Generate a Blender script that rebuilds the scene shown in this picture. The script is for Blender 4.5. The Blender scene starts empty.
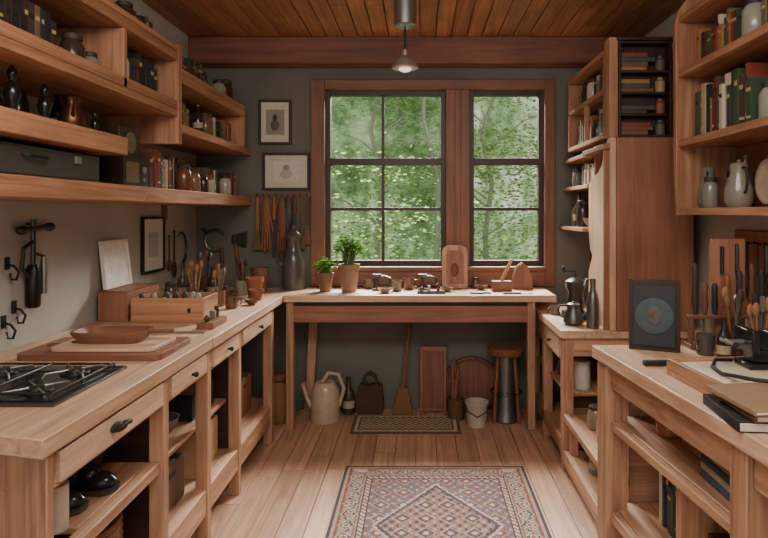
import bpy, bmesh, math, random
from mathutils import Vector, Matrix
random.seed(7)
R=random.uniform
def lin(c):
    o=[]
    for v in c[:3]:
        v=v/255.0
        o.append(v/12.92 if v<=0.04045 else ((v+0.055)/1.055)**2.4)
    return (o[0],o[1],o[2],1.0)
MATS={}
def newmat(name):
    m=bpy.data.materials.new(name); m.use_nodes=True
    nt=m.node_tree; b=nt.nodes['Principled BSDF']
    MATS[name]=m
    return m,nt,b
def wood(name,dark,light,axis,rough=0.5,scale=1.0,var=0.35,sat=0.92):
    m,nt,b=newmat(name)
    N=nt.nodes; L=nt.links
    tc=N.new('ShaderNodeTexCoord'); mp=N.new('ShaderNodeMapping')
    s=[24*scale]*3; s[axis]=1.2*scale
    mp.inputs['Scale'].default_value=s
    geo=N.new('ShaderNodeNewGeometry')
    L.new(tc.outputs['Object'],mp.inputs['Vector'])
    comb=N.new('ShaderNodeVectorMath'); comb.operation='ADD'
    sc=N.new('ShaderNodeMath'); sc.operation='MULTIPLY'; sc.inputs[1].default_value=37.0
    L.new(geo.outputs['Random Per Island'],sc.inputs[0])
    L.new(mp.outputs['Vector'],comb.inputs[0]); L.new(sc.outputs[0],comb.inputs[1])
    no=N.new('ShaderNodeTexNoise'); no.inputs['Scale'].default_value=1.0; no.inputs['Detail'].default_value=6; no.inputs['Roughness'].default_value=0.65; no.inputs['Distortion'].default_value=1.0
    L.new(comb.outputs[0],no.inputs['Vector'])
    cr=N.new('ShaderNodeValToRGB')
    cr.color_ramp.elements[0].position=0.33; cr.color_ramp.elements[0].color=lin(dark)
    cr.color_ramp.elements[1].position=0.64; cr.color_ramp.elements[1].color=lin(light)
    L.new(no.outputs['Fac'],cr.inputs[0])
    n2=N.new('ShaderNodeTexNoise'); n2.inputs['Scale'].default_value=3.0; n2.inputs['Detail'].default_value=2
    L.new(tc.outputs['Object'],n2.inputs['Vector'])
    mr2=N.new('ShaderNodeMapRange'); mr2.inputs['From Min'].default_value=.3; mr2.inputs['From Max'].default_value=.7; mr2.inputs['To Min'].default_value=.84; mr2.inputs['To Max'].default_value=1.10
    L.new(n2.outputs['Fac'],mr2.inputs['Value'])
    hs=N.new('ShaderNodeHueSaturation'); hs.inputs['Saturation'].default_value=sat
    mr=N.new('ShaderNodeMapRange'); mr.inputs['To Min'].default_value=1.0-var; mr.inputs['To Max'].default_value=1.0+var*0.6
    L.new(geo.outputs['Random Per Island'],mr.inputs['Value'])
    mu=N.new('ShaderNodeMath'); mu.operation='MULTIPLY'; L.new(mr.outputs[0],mu.inputs[0]); L.new(mr2.outputs[0],mu.inputs[1])
    L.new(mu.outputs[0],hs.inputs['Value']); L.new(cr.outputs[0],hs.inputs['Color'])
    L.new(hs.outputs[0],b.inputs['Base Color'])
    b.inputs['Roughness'].default_value=rough
    bp=N.new('ShaderNodeBump'); bp.inputs['Strength'].default_value=0.15; bp.inputs['Distance'].default_value=0.01
    L.new(no.outputs['Fac'],bp.inputs['Height']); L.new(bp.outputs[0],b.inputs['Normal'])
    return m
def woodset(base,dark,light,**k):
    for i,a in enumerate('xyz'): wood(base+'_'+a,dark,light,i,**k)
woodset('bench',(152,102,70),(204,154,114),rough=0.5,var=0.14)
woodset('top',(186,140,104),(226,186,150),rough=0.42,var=0.10)
woodset('shelf',(144,90,58),(194,136,94),rough=0.5,var=0.14)
woodset('cab',(134,80,52),(164,104,70),rough=0.5,var=0.08)
woodset('trim',(114,66,42),(142,88,58),rough=0.5,var=0.10)
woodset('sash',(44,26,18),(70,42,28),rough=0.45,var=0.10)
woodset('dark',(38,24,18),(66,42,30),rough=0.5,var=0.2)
woodset('floor',(168,118,84),(214,164,126),rough=0.38,var=0.18)
woodset('ceil',(140,84,50),(192,126,80),rough=0.5,var=0.26)
woodset('beam',(108,62,40),(138,82,54),rough=0.55,var=0.08)
WOODS={'bench','top','shelf','cab','trim','sash','dark','floor','ceil','beam'}
def paintmat(name,rough,metal=0.0):
    m,nt,b=newmat(name)
    a=nt.nodes.new('ShaderNodeAttribute'); a.attribute_name='Col'
    no=nt.nodes.new('ShaderNodeTexNoise'); no.inputs['Scale'].default_value=25; no.inputs['Detail'].default_value=3
    tc=nt.nodes.new('ShaderNodeTexCoord'); nt.links.new(tc.outputs['Object'],no.inputs['Vector'])
    mr=nt.nodes.new('ShaderNodeMapRange'); mr.inputs['To Min'].default_value=0.82; mr.inputs['To Max'].default_value=1.15
    nt.links.new(no.outputs['Fac'],mr.inputs['Value'])
    hs=nt.nodes.new('ShaderNodeHueSaturation')
    nt.links.new(mr.outputs[0],hs.inputs['Value']); nt.links.new(a.outputs['Color'],hs.inputs['Color'])
    nt.links.new(hs.outputs[0],b.inputs['Base Color'])
    b.inputs['Roughness'].default_value=rough; b.inputs['Metallic'].default_value=metal
paintmat('paint',0.6); paintmat('metal',0.35,0.85); paintmat('gloss',0.18); paintmat('cloth',0.95)
def wallmat(name,c1,c2,rough=0.9):
    m,nt,b=newmat(name)
    tc=nt.nodes.new('ShaderNodeTexCoord'); no=nt.nodes.new('ShaderNodeTexNoise')
    no.inputs['Scale'].default_value=2.2; no.inputs['Detail'].default_value=6
    nt.links.new(tc.outputs['Object'],no.inputs['Vector'])
    cr=nt.nodes.new('ShaderNodeValToRGB'); cr.color_ramp.elements[0].position=.3; cr.color_ramp.elements[1].position=.7
    cr.color_ramp.elements[0].color=lin(c1); cr.color_ramp.elements[1].color=lin(c2)
    nt.links.new(no.outputs['Fac'],cr.inputs[0]); nt.links.new(cr.outputs[0],b.inputs['Base Color'])
    b.inputs['Roughness'].default_value=rough
    n2=nt.nodes.new('ShaderNodeTexNoise'); n2.inputs['Scale'].default_value=60
    nt.links.new(tc.outputs['Object'],n2.inputs['Vector'])
    bp=nt.nodes.new('ShaderNodeBump'); bp.inputs['Strength'].default_value=.08; bp.inputs['Distance'].default_value=.01
    nt.links.new(n2.outputs['Fac'],bp.inputs['Height']); nt.links.new(bp.outputs[0],b.inputs['Normal'])
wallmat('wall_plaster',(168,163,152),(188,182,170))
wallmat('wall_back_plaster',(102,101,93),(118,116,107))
wallmat('grass',(70,90,50),(110,125,80))
m,nt,b=newmat('glass')
nt.nodes.remove(b)
tr=nt.nodes.new('ShaderNodeBsdfTransparent'); gl=nt.nodes.new('ShaderNodeBsdfGlossy'); gl.inputs['Roughness'].default_value=0.02
mx=nt.nodes.new('ShaderNodeMixShader'); mx.inputs[0].default_value=0.002
nt.links.new(tr.outputs[0],mx.inputs[1]); nt.links.new(gl.outputs[0],mx.inputs[2]); nt.links.new(mx.outputs[0],nt.nodes['Material Output'].inputs[0])
def leafmat(name,c,trans=0.4,lo=.5,hi=1.5):
    m,nt,b=newmat(name)
    geo=nt.nodes.new('ShaderNodeNewGeometry'); hs=nt.nodes.new('ShaderNodeHueSaturation')
    mr=nt.nodes.new('ShaderNodeMapRange'); mr.inputs['To Min'].default_value=lo; mr.inputs['To Max'].default_value=hi
    nt.links.new(geo.outputs['Random Per Island'],mr.inputs['Value']); nt.links.new(mr.outputs[0],hs.inputs['Value'])
    hs.inputs['Color'].default_value=lin(c)
    d=nt.nodes.new('ShaderNodeBsdfDiffuse'); t=nt.nodes.new('ShaderNodeBsdfTranslucent'); mx=nt.nodes.new('ShaderNodeMixShader'); mx.inputs[0].default_value=trans
    nt.links.new(hs.outputs[0],d.inputs[0]); nt.links.new(hs.outputs[0],t.inputs[0])
    nt.links.new(d.outputs[0],mx.inputs[1]); nt.links.new(t.outputs[0],mx.inputs[2]); nt.links.new(mx.outputs[0],nt.nodes['Material Output'].inputs[0])
leafmat('tree_leaf',(160,186,116),.5,.5,1.25); leafmat('plant_leaf',(86,130,50),.3)
m,nt,b=newmat('forest_haze'); nt.nodes.remove(b)
N=nt.nodes; L=nt.links
tc=N.new('ShaderNodeTexCoord')
n1=N.new('ShaderNodeTexNoise'); n1.inputs['Scale'].default_value=.6; n1.inputs['Detail'].default_value=3; L.new(tc.outputs['Object'],n1.inputs['Vector'])
n2=N.new('ShaderNodeTexNoise'); n2.inputs['Scale'].default_value=3.4; n2.inputs['Detail'].default_value=9; n2.inputs['Roughness'].default_value=.78; L.new(tc.outputs['Object'],n2.inputs['Vector'])
mp=N.new('ShaderNodeMapping'); mp.inputs['Scale'].default_value=(3.5,3.5,.25); L.new(tc.outputs['Object'],mp.inputs['Vector'])
n3=N.new('ShaderNodeTexNoise'); n3.inputs['Scale'].default_value=1.0; n3.inputs['Detail'].default_value=3; L.new(mp.outputs[0],n3.inputs['Vector'])
def mth(op,a,bb):
    q=N.new('ShaderNodeMath'); q.operation=op
    for i,v in enumerate((a,bb)):
        if isinstance(v,(int,float)): q.inputs[i].default_value=v
        else: L.new(v,q.inputs[i])
    return q.outputs[0]
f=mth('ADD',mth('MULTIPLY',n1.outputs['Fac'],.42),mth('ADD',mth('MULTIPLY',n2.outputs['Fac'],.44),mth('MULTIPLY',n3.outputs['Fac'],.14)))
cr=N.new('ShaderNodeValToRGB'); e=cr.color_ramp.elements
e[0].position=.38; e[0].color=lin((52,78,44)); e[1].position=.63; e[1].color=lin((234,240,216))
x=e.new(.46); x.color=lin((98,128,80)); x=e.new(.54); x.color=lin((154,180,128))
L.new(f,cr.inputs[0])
em=N.new('ShaderNodeEmission'); em.inputs['Strength'].default_value=1.2  # backdrop glows by itself; outdoor light and haze painted into its colour
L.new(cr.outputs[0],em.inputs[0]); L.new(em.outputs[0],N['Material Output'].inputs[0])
m,nt,b=newmat('bulb'); b.inputs['Emission Color'].default_value=(1,.85,.6,1); b.inputs['Emission Strength'].default_value=1.2

class B:
    def __init__(s,name):
        s.name=name; s.bm=bmesh.new(); s.mats=[]; s.col=s.bm.loops.layers.float_color.new('Col')
    def mi(s,m):
        if m not in s.mats: s.mats.append(m)
        return s.mats.index(m)
    def _res(s,mat,axis=None):
        c=(1,1,1,1)
        if isinstance(mat,str):
            if mat in WOODS: mat=mat+'_'+'xyz'[axis if axis is not None else 2]
        elif isinstance(mat[0],str): c=lin(mat[1]); mat=mat[0]
        else: c=lin(mat); mat='paint'
        return s.mi(mat),c
    def add(s,vs,fs,mat,axis=None,smooth=False,M=None):
        idx,c=s._res(mat,axis)
        if M is not None: vs=[M@Vector(v) for v in vs]
        bv=[s.bm.verts.new(v) for v in vs]
        for f in fs:
            try: face=s.bm.faces.new([bv[i] for i in f])
            except ValueError: continue
            face.material_index=idx; face.smooth=smooth
            for l in face.loops: l[s.col]=c
        return s
    def box(s,x0,x1,y0,y1,z0,z1,mat,M=None,axis=None):
        if axis is None:
            d=(abs(x1-x0),abs(y1-y0),abs(z1-z0)); axis=d.index(max(d))
        vs=[(x,y,z) for x in (x0,x1) for y in (y0,y1) for z in (z0,z1)]
        fs=[(0,1,3,2),(4,6,7,5),(0,4,5,1),(2,3,7,6),(0,2,6,4),(1,5,7,3)]
        return s.add(vs,fs,mat,axis,M=M)
    def prism(s,pts,ax,a,b,mat,axis=None,M=None,smooth=False):
        n=len(pts)
        def mk(p,t):
            if ax==0: return (t,p[0],p[1])
            if ax==1: return (p[0],t,p[1])
            return (p[0],p[1],t)
        vs=[mk(p,a) for p in pts]+[mk(p,b) for p in pts]
        fs=[tuple(range(n))[::-1],tuple(range(n,2*n))]+[(i,(i+1)%n,n+(i+1)%n,n+i) for i in range(n)]
        return s.add(vs,fs,mat,axis,M=M,smooth=smooth)
    def lathe(s,x,y,z,prof,mat,seg=20,M=None,axis=2):
        vs=[];fs=[]
        for r,h in prof:
            for i in range(seg):
                a=2*math.pi*i/seg; vs.append((x+r*math.cos(a),y+r*math.sin(a),z+h))
        for j in range(len(prof)-1):
            for i in range(seg):
                k=(i+1)%seg; fs.append((j*seg+i,j*seg+k,(j+1)*seg+k,(j+1)*seg+i))
        fs.append(tuple(range(seg))[::-1]); n=(len(prof)-1)*seg; fs.append(tuple(range(n,n+seg)))
        return s.add(vs,fs,mat,axis,smooth=True,M=M)
    def tube(s,pts,r,mat,seg=8,r2=None,closed=False):
        pts=[Vector(p) for p in pts]; n=len(pts); vs=[];fs=[]
        up=None
        for j,p in enumerate(pts):
            if closed: t=pts[(j+1)%n]-pts[j-1]
            elif j==0: t=pts[1]-p
            elif j==n-1: t=p-pts[j-1]
            else: t=pts[j+1]-pts[j-1]
            t.normalize()
            if up is None: up=Vector((0,0,1)) if abs(t.z)<.9 else Vector((1,0,0))
            a=t.cross(up)
            if a.length<1e-4: a=t.cross(Vector((0,1,0)))
            a.normalize(); b=t.cross(a).normalized(); up=-b if (-b).dot(up)>0 else b
            rr=r if r2 is None else r+(r2-r)*j/(n-1)
            for i in range(seg):
                th=2*math.pi*i/seg; vs.append(p+a*rr*math.cos(th)+up*rr*math.sin(th))
        m=n if closed else n-1
        for j in range(m):
            for i in range(seg):
                k=(i+1)%seg; q=(j+1)%n; fs.append((j*seg+i,j*seg+k,q*seg+k,q*seg+i))
        if not closed: fs.append(tuple(range(seg))[::-1]); fs.append(tuple(range((n-1)*seg,n*seg)))
        return s.add(vs,fs,mat,2,smooth=True)
    def ell(s,c,r,mat,seg=16,M=None):
        k=seg//2; vs=[];fs=[]
        for j in range(1,k):
            ph=math.pi*j/k
            for i in range(seg):
                a=2*math.pi*i/seg; vs.append((c[0]+r[0]*math.sin(ph)*math.cos(a),c[1]+r[1]*math.sin(ph)*math.sin(a),c[2]-r[2]*math.cos(ph)))
        n=len(vs); vs+= [(c[0],c[1],c[2]-r[2]),(c[0],c[1],c[2]+r[2])]
        for j in range(k-2):
            for i in range(seg):
                q=(i+1)%seg; fs.append((j*seg+i,j*seg+q,(j+1)*seg+q,(j+1)*seg+i))
        for i in range(seg):
            q=(i+1)%seg; fs.append((n,q,i)); fs.append((n+1,(k-2)*seg+i,(k-2)*seg+q))
        return s.add(vs,fs,mat,2,smooth=True,M=M)
    def done(s,bevel=0.0,T=None):
        me=bpy.data.meshes.new(s.name)
        bmesh.ops.recalc_face_normals(s.bm,faces=s.bm.faces)
        if T is not None: s.bm.transform(T)
        xs=[v.co for v in s.bm.verts]
        mn=[min(v[i] for v in xs) for i in range(3)]; mx=[max(v[i] for v in xs) for i in range(3)]
        o=Vector(((mn[0]+mx[0])/2,(mn[1]+mx[1])/2,mn[2]))
        bmesh.ops.translate(s.bm,verts=s.bm.verts,vec=-o)
        s.bm.to_mesh(me); s.bm.free()
        for m in s.mats: me.materials.append(MATS[m])
        me.set_sharp_from_angle(angle=math.radians(40))
        ob=bpy.data.objects.new(s.name,me); ob.location=o
        bpy.context.scene.collection.objects.link(ob)
        if bevel>0:
            bv=ob.modifiers.new('bevel','BEVEL'); bv.width=bevel; bv.segments=2; bv.limit_method='ANGLE'; bv.angle_limit=math.radians(50)
        return ob
def rot(cx,cy,cz,ax,deg):
    return Matrix.Translation((cx,cy,cz))@Matrix.Rotation(math.radians(deg),4,ax)@Matrix.Translation((-cx,-cy,-cz))

WL,WR,WB,H=-1.65,1.60,4.40,2.70
YN=-0.9
BLK=(28,27,27); IRON=('metal',(78,76,74)); STEEL=('metal',(160,158,154)); CREAM=(222,212,192)
# ------------------------------------------------------------ room shell
b=B('floor'); x=WL
while x<WR-1e-4:
    w=min(.125,WR-x); y=YN-R(0,1.2)
    while y<WB:
        l=R(1.0,2.0); y0=max(y,YN); y1=min(y+l,WB)
        if y1-y0>.02: b.box(x+.0015,x+w-.0015,y0+.0015,y1-.0015,-.03,0,'floor',axis=1)
        y+=l
    x+=.125
b.box(WL,WR,YN,WB,-.06,-.032,'dark'); b.done(.002)
b=B('ceiling'); x=WL
while x<WR-1e-4:
    w=min(.11,WR-x); y=YN-R(0,1.5)
    while y<WB:
        l=R(1.6,3.0); y0=max(y,YN); y1=min(y+l,WB)
        if y1-y0>.02: b.box(x+.003,x+w-.003,y0+.001,y1-.001,H,H+.02,'ceil',axis=1)
        y+=l
    x+=.11
b.box(WL,WR,YN,WB,H+.022,H+.05,'dark'); b.done(.003)
b=B('wall_left'); b.box(WL-.12,WL,YN,WB+.12,-.06,H+.05,'wall_plaster'); b.done()
b=B('wall_right'); b.box(WR,WR+.12,YN,WB+.12,-.06,H+.05,'wall_plaster'); b.done()
wx0,wx1,wz0,wz1=-.70,.915,1.05,2.35
b=B('wall_back')
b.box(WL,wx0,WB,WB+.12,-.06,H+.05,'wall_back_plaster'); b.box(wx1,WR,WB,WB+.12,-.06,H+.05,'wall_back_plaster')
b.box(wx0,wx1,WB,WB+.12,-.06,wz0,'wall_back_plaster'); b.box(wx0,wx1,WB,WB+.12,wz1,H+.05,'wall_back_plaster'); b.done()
b=B('trim_2'); b.box(WL+.002,WR-.002,4.24,WB-.002,2.51,H-.002,'beam'); b.done(.008)  # wooden ceiling beam along the back wall
b=B('trim_1')
b.box(wx0-.1,wx0,WB-.03,WB-.001,.905,wz1+.07,'trim'); b.box(wx1,wx1+.075,WB-.03,WB-.001,.905,wz1+.07,'trim')
b.box(wx0,wx1,WB-.03,WB-.001,wz1,wz1+.07,'trim'); b.box(wx0,wx1,WB-.028,WB-.001,.905,wz0-.03,'trim')
b.box(wx0,wx1,WB-.06,WB+.1,wz0-.03,wz0,'trim')
b.box(.19,.365,WB-.025,WB+.1,wz0,wz1,'trim'); b.box(.255,.30,WB-.035,WB-.025,wz0,wz1,'trim'); b.done(.004)
def window(name,x0,x1,vert):
    b=B(name); z0,z1=wz0,wz1; y0,y1=WB+.03,WB+.09; t=.035
    b.box(x0,x0+t,y0,y1,z0,z1,'sash'); b.box(x1-t,x1,y0,y1,z0,z1,'sash')
    b.box(x0+t,x1-t,y0,y1,z0,z0+.04,'sash'); b.box(x0+t,x1-t,y0,y1,z1-t,z1,'sash')
    b.box(x0+t,x1-t,y0,y1,1.80,1.85,'sash'); b.box(x0+t,x1-t,y0+.015,y1-.015,1.46,1.483,'sash')
    for v in vert: b.box(v-.011,v+.011,y0+.01,y1-.02,z0+.04,1.80,'sash'); b.box(v-.011,v+.011,y0+.01,y1-.02,1.85,z1-t,'sash')
    b.box(x0+t,x1-t,y0+.03,y0+.034,z0+.04,z1-t,'glass'); b.done(.003)
window('window_1',wx0,.19,[-.275]); window('window_2',.365,wx1,[])

# ------------------------------------------------------------ outside
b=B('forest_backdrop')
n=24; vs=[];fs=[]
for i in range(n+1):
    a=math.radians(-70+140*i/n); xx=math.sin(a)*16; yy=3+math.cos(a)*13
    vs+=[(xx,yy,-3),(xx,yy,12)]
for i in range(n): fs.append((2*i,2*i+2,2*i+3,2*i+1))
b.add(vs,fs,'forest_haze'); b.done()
b=B('ground'); b.box(-15,15,WB+.13,17,-1.2,-1.0,'grass'); b.done()
def tree(x,y,h,r,nl,spread,nc=16):
    b=B('tree'); BK=(150,154,132)
    pts=[(x+R(-.05,.05)*k,y,-1+h*k/6) for k in range(7)]
    b.tube(pts,r,BK,8,r2=r*.5)
    for k in range(9):
        z=R(.8,h-1.2); a=R(0,6.28); l=R(.8,1.6)
        p=[(x,y,z),(x+math.cos(a)*l*.5,y+math.sin(a)*l*.4,z+l*.35),(x+math.cos(a)*l,y+math.sin(a)*l*.7,z+l*.5)]
        b.tube(p,r*.35,BK,6,r2=r*.1)
    cs=[(x+R(-spread,spread),y+R(-.8,.8),R(.2,h-1)) for _ in range(nc)]
    for _ in range(nl):
        c=random.choice(cs); p=Vector((random.gauss(c[0],.42),random.gauss(c[1],.3),random.gauss(c[2],.16)))
        M=Matrix.Translation(p)@Matrix.Rotation(R(0,6.28),4,'Z')@Matrix.Rotation(R(.2,1.3),4,'X')
        s=R(.022,.05)
        b.add([(-s,0,0),(0,-s*.5,0),(s,0,0),(0,s*.5,0)],[(0,1,2,3)],'tree_leaf',M=M)
    b.done()
for t in [(-1.6,8.5,5.5,.045,3000,1.4),(.25,10,6,.05,3600,1.5),(2.0,8.8,5.5,.035,3000,1.2),(-3.2,10.5,6,.08,2500,1.5),(-.75,11.5,6,.06,3000,1.6),(1.35,12,6,.06,2600,1.5)]: tree(*t)

# ------------------------------------------------------------ left bench
b=B('workbench'); T=.9
b.prism([(-.91,1.44),(-.91,2.62),(WL+.003,2.62),(WL+.003,1.62)],2,T-.05,T,'top',axis=1)
b.prism([(-.905,2.622),(-.905,3.94),(-.905,WB-.035),(WL+.003,WB-.035),(WL+.003,2.622)],2,T-.05,T-.002,'top',axis=1)
b.prism([(-.96,1.50),(-.96,1.53),(-1.6,1.67),(-1.6,1.64)],2,.0,T-.052,'bench',axis=2)
for (y0,y1) in [(1.44+.04,1.51),(2.155,2.20),(2.60,2.645),(3.05,3.09),(3.72,3.78)]:
    b.box(-.98,-.925,y0,y1,0,T-.052,'bench')
for (y0,y1) in [(1.52,2.15),(2.21,2.59),(2.655,3.04),(3.10,3.71)]:
    b.box(-.95,-.93,y0,y1,.745,.765,'bench'); b.box(-.95,-.93,y0,y1,.835,T-.052,'bench')
    b.box(-.945,-.918,y0+.008,y1-.008,.757,.838,'top',axis=1)
    b.box(WL+.01,-.95,y0,y1,.74,.75,'bench')
for y in (2.17,3.06): b.box(WL+.01,-.985,y,y+.02,.1,.74,'dark')
b.box(-.975,-.935,1.52,2.15,.51,.548,'bench'); b.box(WL+.01,-.976,1.70,2.15,.53,.55,'bench',axis=1)
b.box(-.975,-.93,2.21,3.71,.13,.24,'bench'); b.box(WL+.01,-.976,1.7,3.9,.215,.238,'bench',axis=1)
b.box(-.975,-.93,1.52,2.15,.13,.24,'bench')
b.box(WL+.01,-.99,2.2,3.05,.48,.50,'bench',axis=1)
for y in (2.4,2.85,3.4): b.lathe(0,0,0,[(.006,0),(.006,.012),(.012,.016),(.012,.024),(.005,.028)],BLK,12,M=Matrix.Translation((-.918,y,.797))@Matrix.Rotation(math.pi/2,4,'Y'))
b.tube([(-.915,1.77,.80),(-.885,1.775,.812),(-.88,1.80,.818),(-.885,1.825,.812),(-.915,1.83,.80)],.008,BLK,8)
b.ell((-.915,1.80,.802),(.03,.032,.014),BLK)
b.done(.004)
b=B('counter')
b.box(-.902,.90,3.93,WB-.035,.855,.9,'top',axis=0)
b.box(-.86,.77,3.965,3.985,.715,.825,'cab')
b.box(-.86,.77,3.985,4.0,.80,.854,'dark')  # dark strip painting the shade in the gap above the apron
for x0 in (-.89,.715): b.box(x0,x0+.05,3.96,4.01,0,.854,'bench')
b.box(-.86,.77,4.33,4.36,.72,.854,'bench'); b.done(.005)
# ------------------------------------------------------------ right far counter
b=B('side_counter'); T2=.79
b.box(.785,WR-.003,3.32,3.925,T2-.045,T2,'top',axis=1); b.box(.79,WR-.003,3.925,WB-.035,T2-.045,T2,'top',axis=1)
b.box(.80,.86,3.34,3.40,0,T2-.046,'bench'); b.box(.80,.86,3.86,3.92,0,T2-.046,'bench'); b.box(.80,.86,4.28,4.34,0,T2-.046,'bench')
b.box(.81,.83,3.40,3.86,.60,T2-.046,'bench'); b.box(.797,.812,3.42,3.84,.615,.73,'top',axis=1)
b.box(.81,.83,3.92,4.28,.6,T2-.046,'bench')
b.lathe(0,0,0,[(.005,0),(.005,.01),(.011,.014),(.011,.022)],BLK,12,M=Matrix.Translation((.797,3.63,.675))@Matrix.Rotation(-math.pi/2,4,'Y'))
b.box(.86,WR-.01,3.345,3.365,.64,T2-.046,'bench'); b.box(1.02,1.08,3.345,3.39,0,.64,'bench')
b.box(.81,WR-.01,3.40,4.28,.13,.155,'bench',axis=1); b.box(.80,.825,3.40,4.28,.09,.17,'bench')
b.box(.84,WR-.01,3.40,4.28,.40,.42,'bench',axis=1)
b.done(.004)
b=B('low_shelf')
b.box(.80,.83,2.52,3.33,.04,.12,'bench'); b.box(.83,1.3,2.52,3.33,.09,.115,'bench',axis=1); b.box(.80,.83,2.52,3.33,.29,.325,'bench')
b.box(.83,1.3,2.52,3.33,.30,.32,'bench',axis=1)
for y in (2.52,3.27): b.box(.83,.87,y,y+.05,0,.30,'bench'); b.box(1.26,1.3,y,y+.05,0,.30,'bench')
b.done(.003)
b=B('tall_cabinet')
b.box(1.09,1.52,3.31,3.335,T2,1.865,'cab'); b.box(1.09,1.52,3.335,3.74,1.84,1.865,'cab',axis=1); b.box(1.09,1.52,3.72,3.74,T2,1.84,'cab')
b.box(1.50,1.52,3.335,3.72,T2,1.84,'cab'); b.box(1.11,1.50,3.335,3.72,T2,T2+.02,'cab'); b.box(1.11,1.5,3.335,3.72,1.25,1.27,'cab')
pts=[(3.31,T2),(3.31,1.865)]
prof=[(3.36,1.865),(3.42,1.80),(3.47,1.72),(3.55,1.68),(3.66,1.66),(3.735,1.62),(3.735,1.30),(3.70,1.22),(3.66,1.18),(3.70,1.13),(3.735,1.08),(3.735,T2)]
b.prism(pts+prof,0,1.055,1.088,'top',axis=2)
b.box(1.03,1.056,3.335,3.36,T2,1.82,'cab'); b.box(1.02,1.056,3.31,3.75,1.80,1.83,'cab')
b.done(.004)
b=B('bookcase')
X0=1.05
for z in (1.872,2.13,2.35): b.box(X0,WR-.003,3.43,4.235,z,z+.028,'shelf',axis=1)
b.box(X0,WR-.003,3.405,3.429,1.87,2.378,'shelf',axis=2); b.box(X0,WR-.003,4.21,4.234,1.90,2.349,'shelf',axis=2)
b.box(X0,WR-.003,3.75,4.39,1.60,1.625,'shelf',axis=1); b.box(X0-.03,WR-.003,3.75,4.39,1.325,1.35,'shelf',axis=1); b.box(X0,WR-.003,3.75,4.39,1.80,1.825,'shelf',axis=1)
b.box(X0+.2,WR-.003,4.375,4.395,1.0,1.80,'dark',axis=2)
b.box(X0,X0+.03,3.80,3.82,1.9,2.13,'shelf')
b.done(.003)
b=B('display_shelf')
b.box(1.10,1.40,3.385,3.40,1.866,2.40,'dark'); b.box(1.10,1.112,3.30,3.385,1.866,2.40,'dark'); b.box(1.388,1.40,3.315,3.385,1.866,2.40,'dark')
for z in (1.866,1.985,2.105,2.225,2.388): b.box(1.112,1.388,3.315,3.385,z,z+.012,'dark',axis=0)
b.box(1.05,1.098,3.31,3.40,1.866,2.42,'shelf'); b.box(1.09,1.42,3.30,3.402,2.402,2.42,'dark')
for z,row in ((1.879,3),(1.998,2),(2.118,3),(2.238,4)):
    zz=z
    for k in range(row):
        t=R(.018,.026); w=R(.14,.19); b.box(1.118,1.118+w,3.312,3.382,zz,zz+t,random.choice([(126,56,42),(80,52,40),(150,108,72),(66,72,68),(110,74,56)])); zz+=t+.001
    b.lathe(1.345,3.345,z,[(.026,0),(.028,.01),(.028,.06),(.016,.072),(.016,.085)],random.choice([(130,72,52),(90,82,74),(160,134,96)]),14)
b.done(.002)
# ------------------------------------------------------------ right near bench
b=B('work_table')
def fx(y): return .71+(2.47-y)*.098
b.prism([(fx(2.47),2.47),(WR-.003,2.47),(WR-.003,.95),(fx(.95),.95)],2,T-.05,T,'top',axis=1)
def slab(y0,y1,dx0,dx1,z0,z1,mat,axis=1): b.prism([(fx(y0)+dx0,y0),(fx(y1)+dx0,y1),(fx(y1)+dx1,y1),(fx(y0)+dx1,y0)],2,z0,z1,mat,axis=axis)
slab(2.36,2.45,.015,.10,0,T-.052,'bench',2); slab(1.50,1.57,.015,.10,0,T-.052,'bench',2); slab(.98,1.05,.015,.1,0,T-.052,'bench',2)
slab(1.575,2.355,.03,.055,.755,T-.052,'bench'); slab(1.055,1.495,.03,.055,.755,T-.052,'bench')
b.box(.85,WR-.01,2.43,2.455,.1,T-.052,'bench',axis=0)
slab(1.575,2.355,.03,.06,.59,.621,'bench'); slab(1.0,2.42,.062,.8-.1,.60,.622,'bench'); slab(1.575,2.355,.03,.06,.225,.27,'bench'); slab(1.0,2.42,.062,.8-.1,.25,.272,'bench')
slab(1.9,1.93,.063,.6,.27,.60,'bench',2)
b.done(.004)
# ------------------------------------------------------------ left shelves
XS=-1.24
b=B('shelf_unit')
W=WL+.003
b.box(W,XS,.9,2.7,1.495,1.565,'shelf',axis=1); b.box(W,XS,2.702,4.38,1.495,1.565,'shelf',axis=1)
b.box(W,XS,.9,2.535,1.69,1.765,'shelf',axis=1)
b.box(W,XS,.9,3.055,1.94,1.975,'shelf',axis=1); b.box(XS-.02,XS,.9,3.055,1.976,2.02,'shelf',axis=1)
b.box(W,XS,.9,3.055,2.225,2.27,'shelf',axis=1); b.box(XS-.02,XS,.9,3.055,2.271,2.30,'shelf')
b.box(W,XS+.005,3.057,3.10,1.80,2.31,'shelf',axis=2)
b.box(W,XS,2.50,2.53,1.976,2.224,'shelf',axis=2); b.box(W,XS,1.7,1.73,1.976,2.224,'shelf',axis=2)
b.box(W,XS,3.102,4.235,2.125,2.165,'shelf',axis=1); b.box(XS-.02,XS,3.102,4.235,2.166,2.20,'shelf')
b.box(W,XS,3.102,4.38,1.865,1.91,'shelf',axis=1)
b.box(W,XS,4.205,4.235,1.911,2.124,'shelf',axis=2)
b.box(W,XS-.15,2.50,2.533,1.566,1.689,'shelf',axis=2); b.box(W,XS-.2,3.06,3.09,1.566,1.80,'shelf',axis=2)
b.box(W,W+.02,3.8,3.85,1.40,1.494,'trim')
b.done(.004)
b=B('shelf_unit'); XR=1.30; W=WR-.003
for z0,z1 in ((1.435,1.47),(1.775,1.81),(2.125,2.16),(2.40,2.43)): b.box(XR,W,1.2,3.0,z0,z1,'shelf',axis=1)
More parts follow.
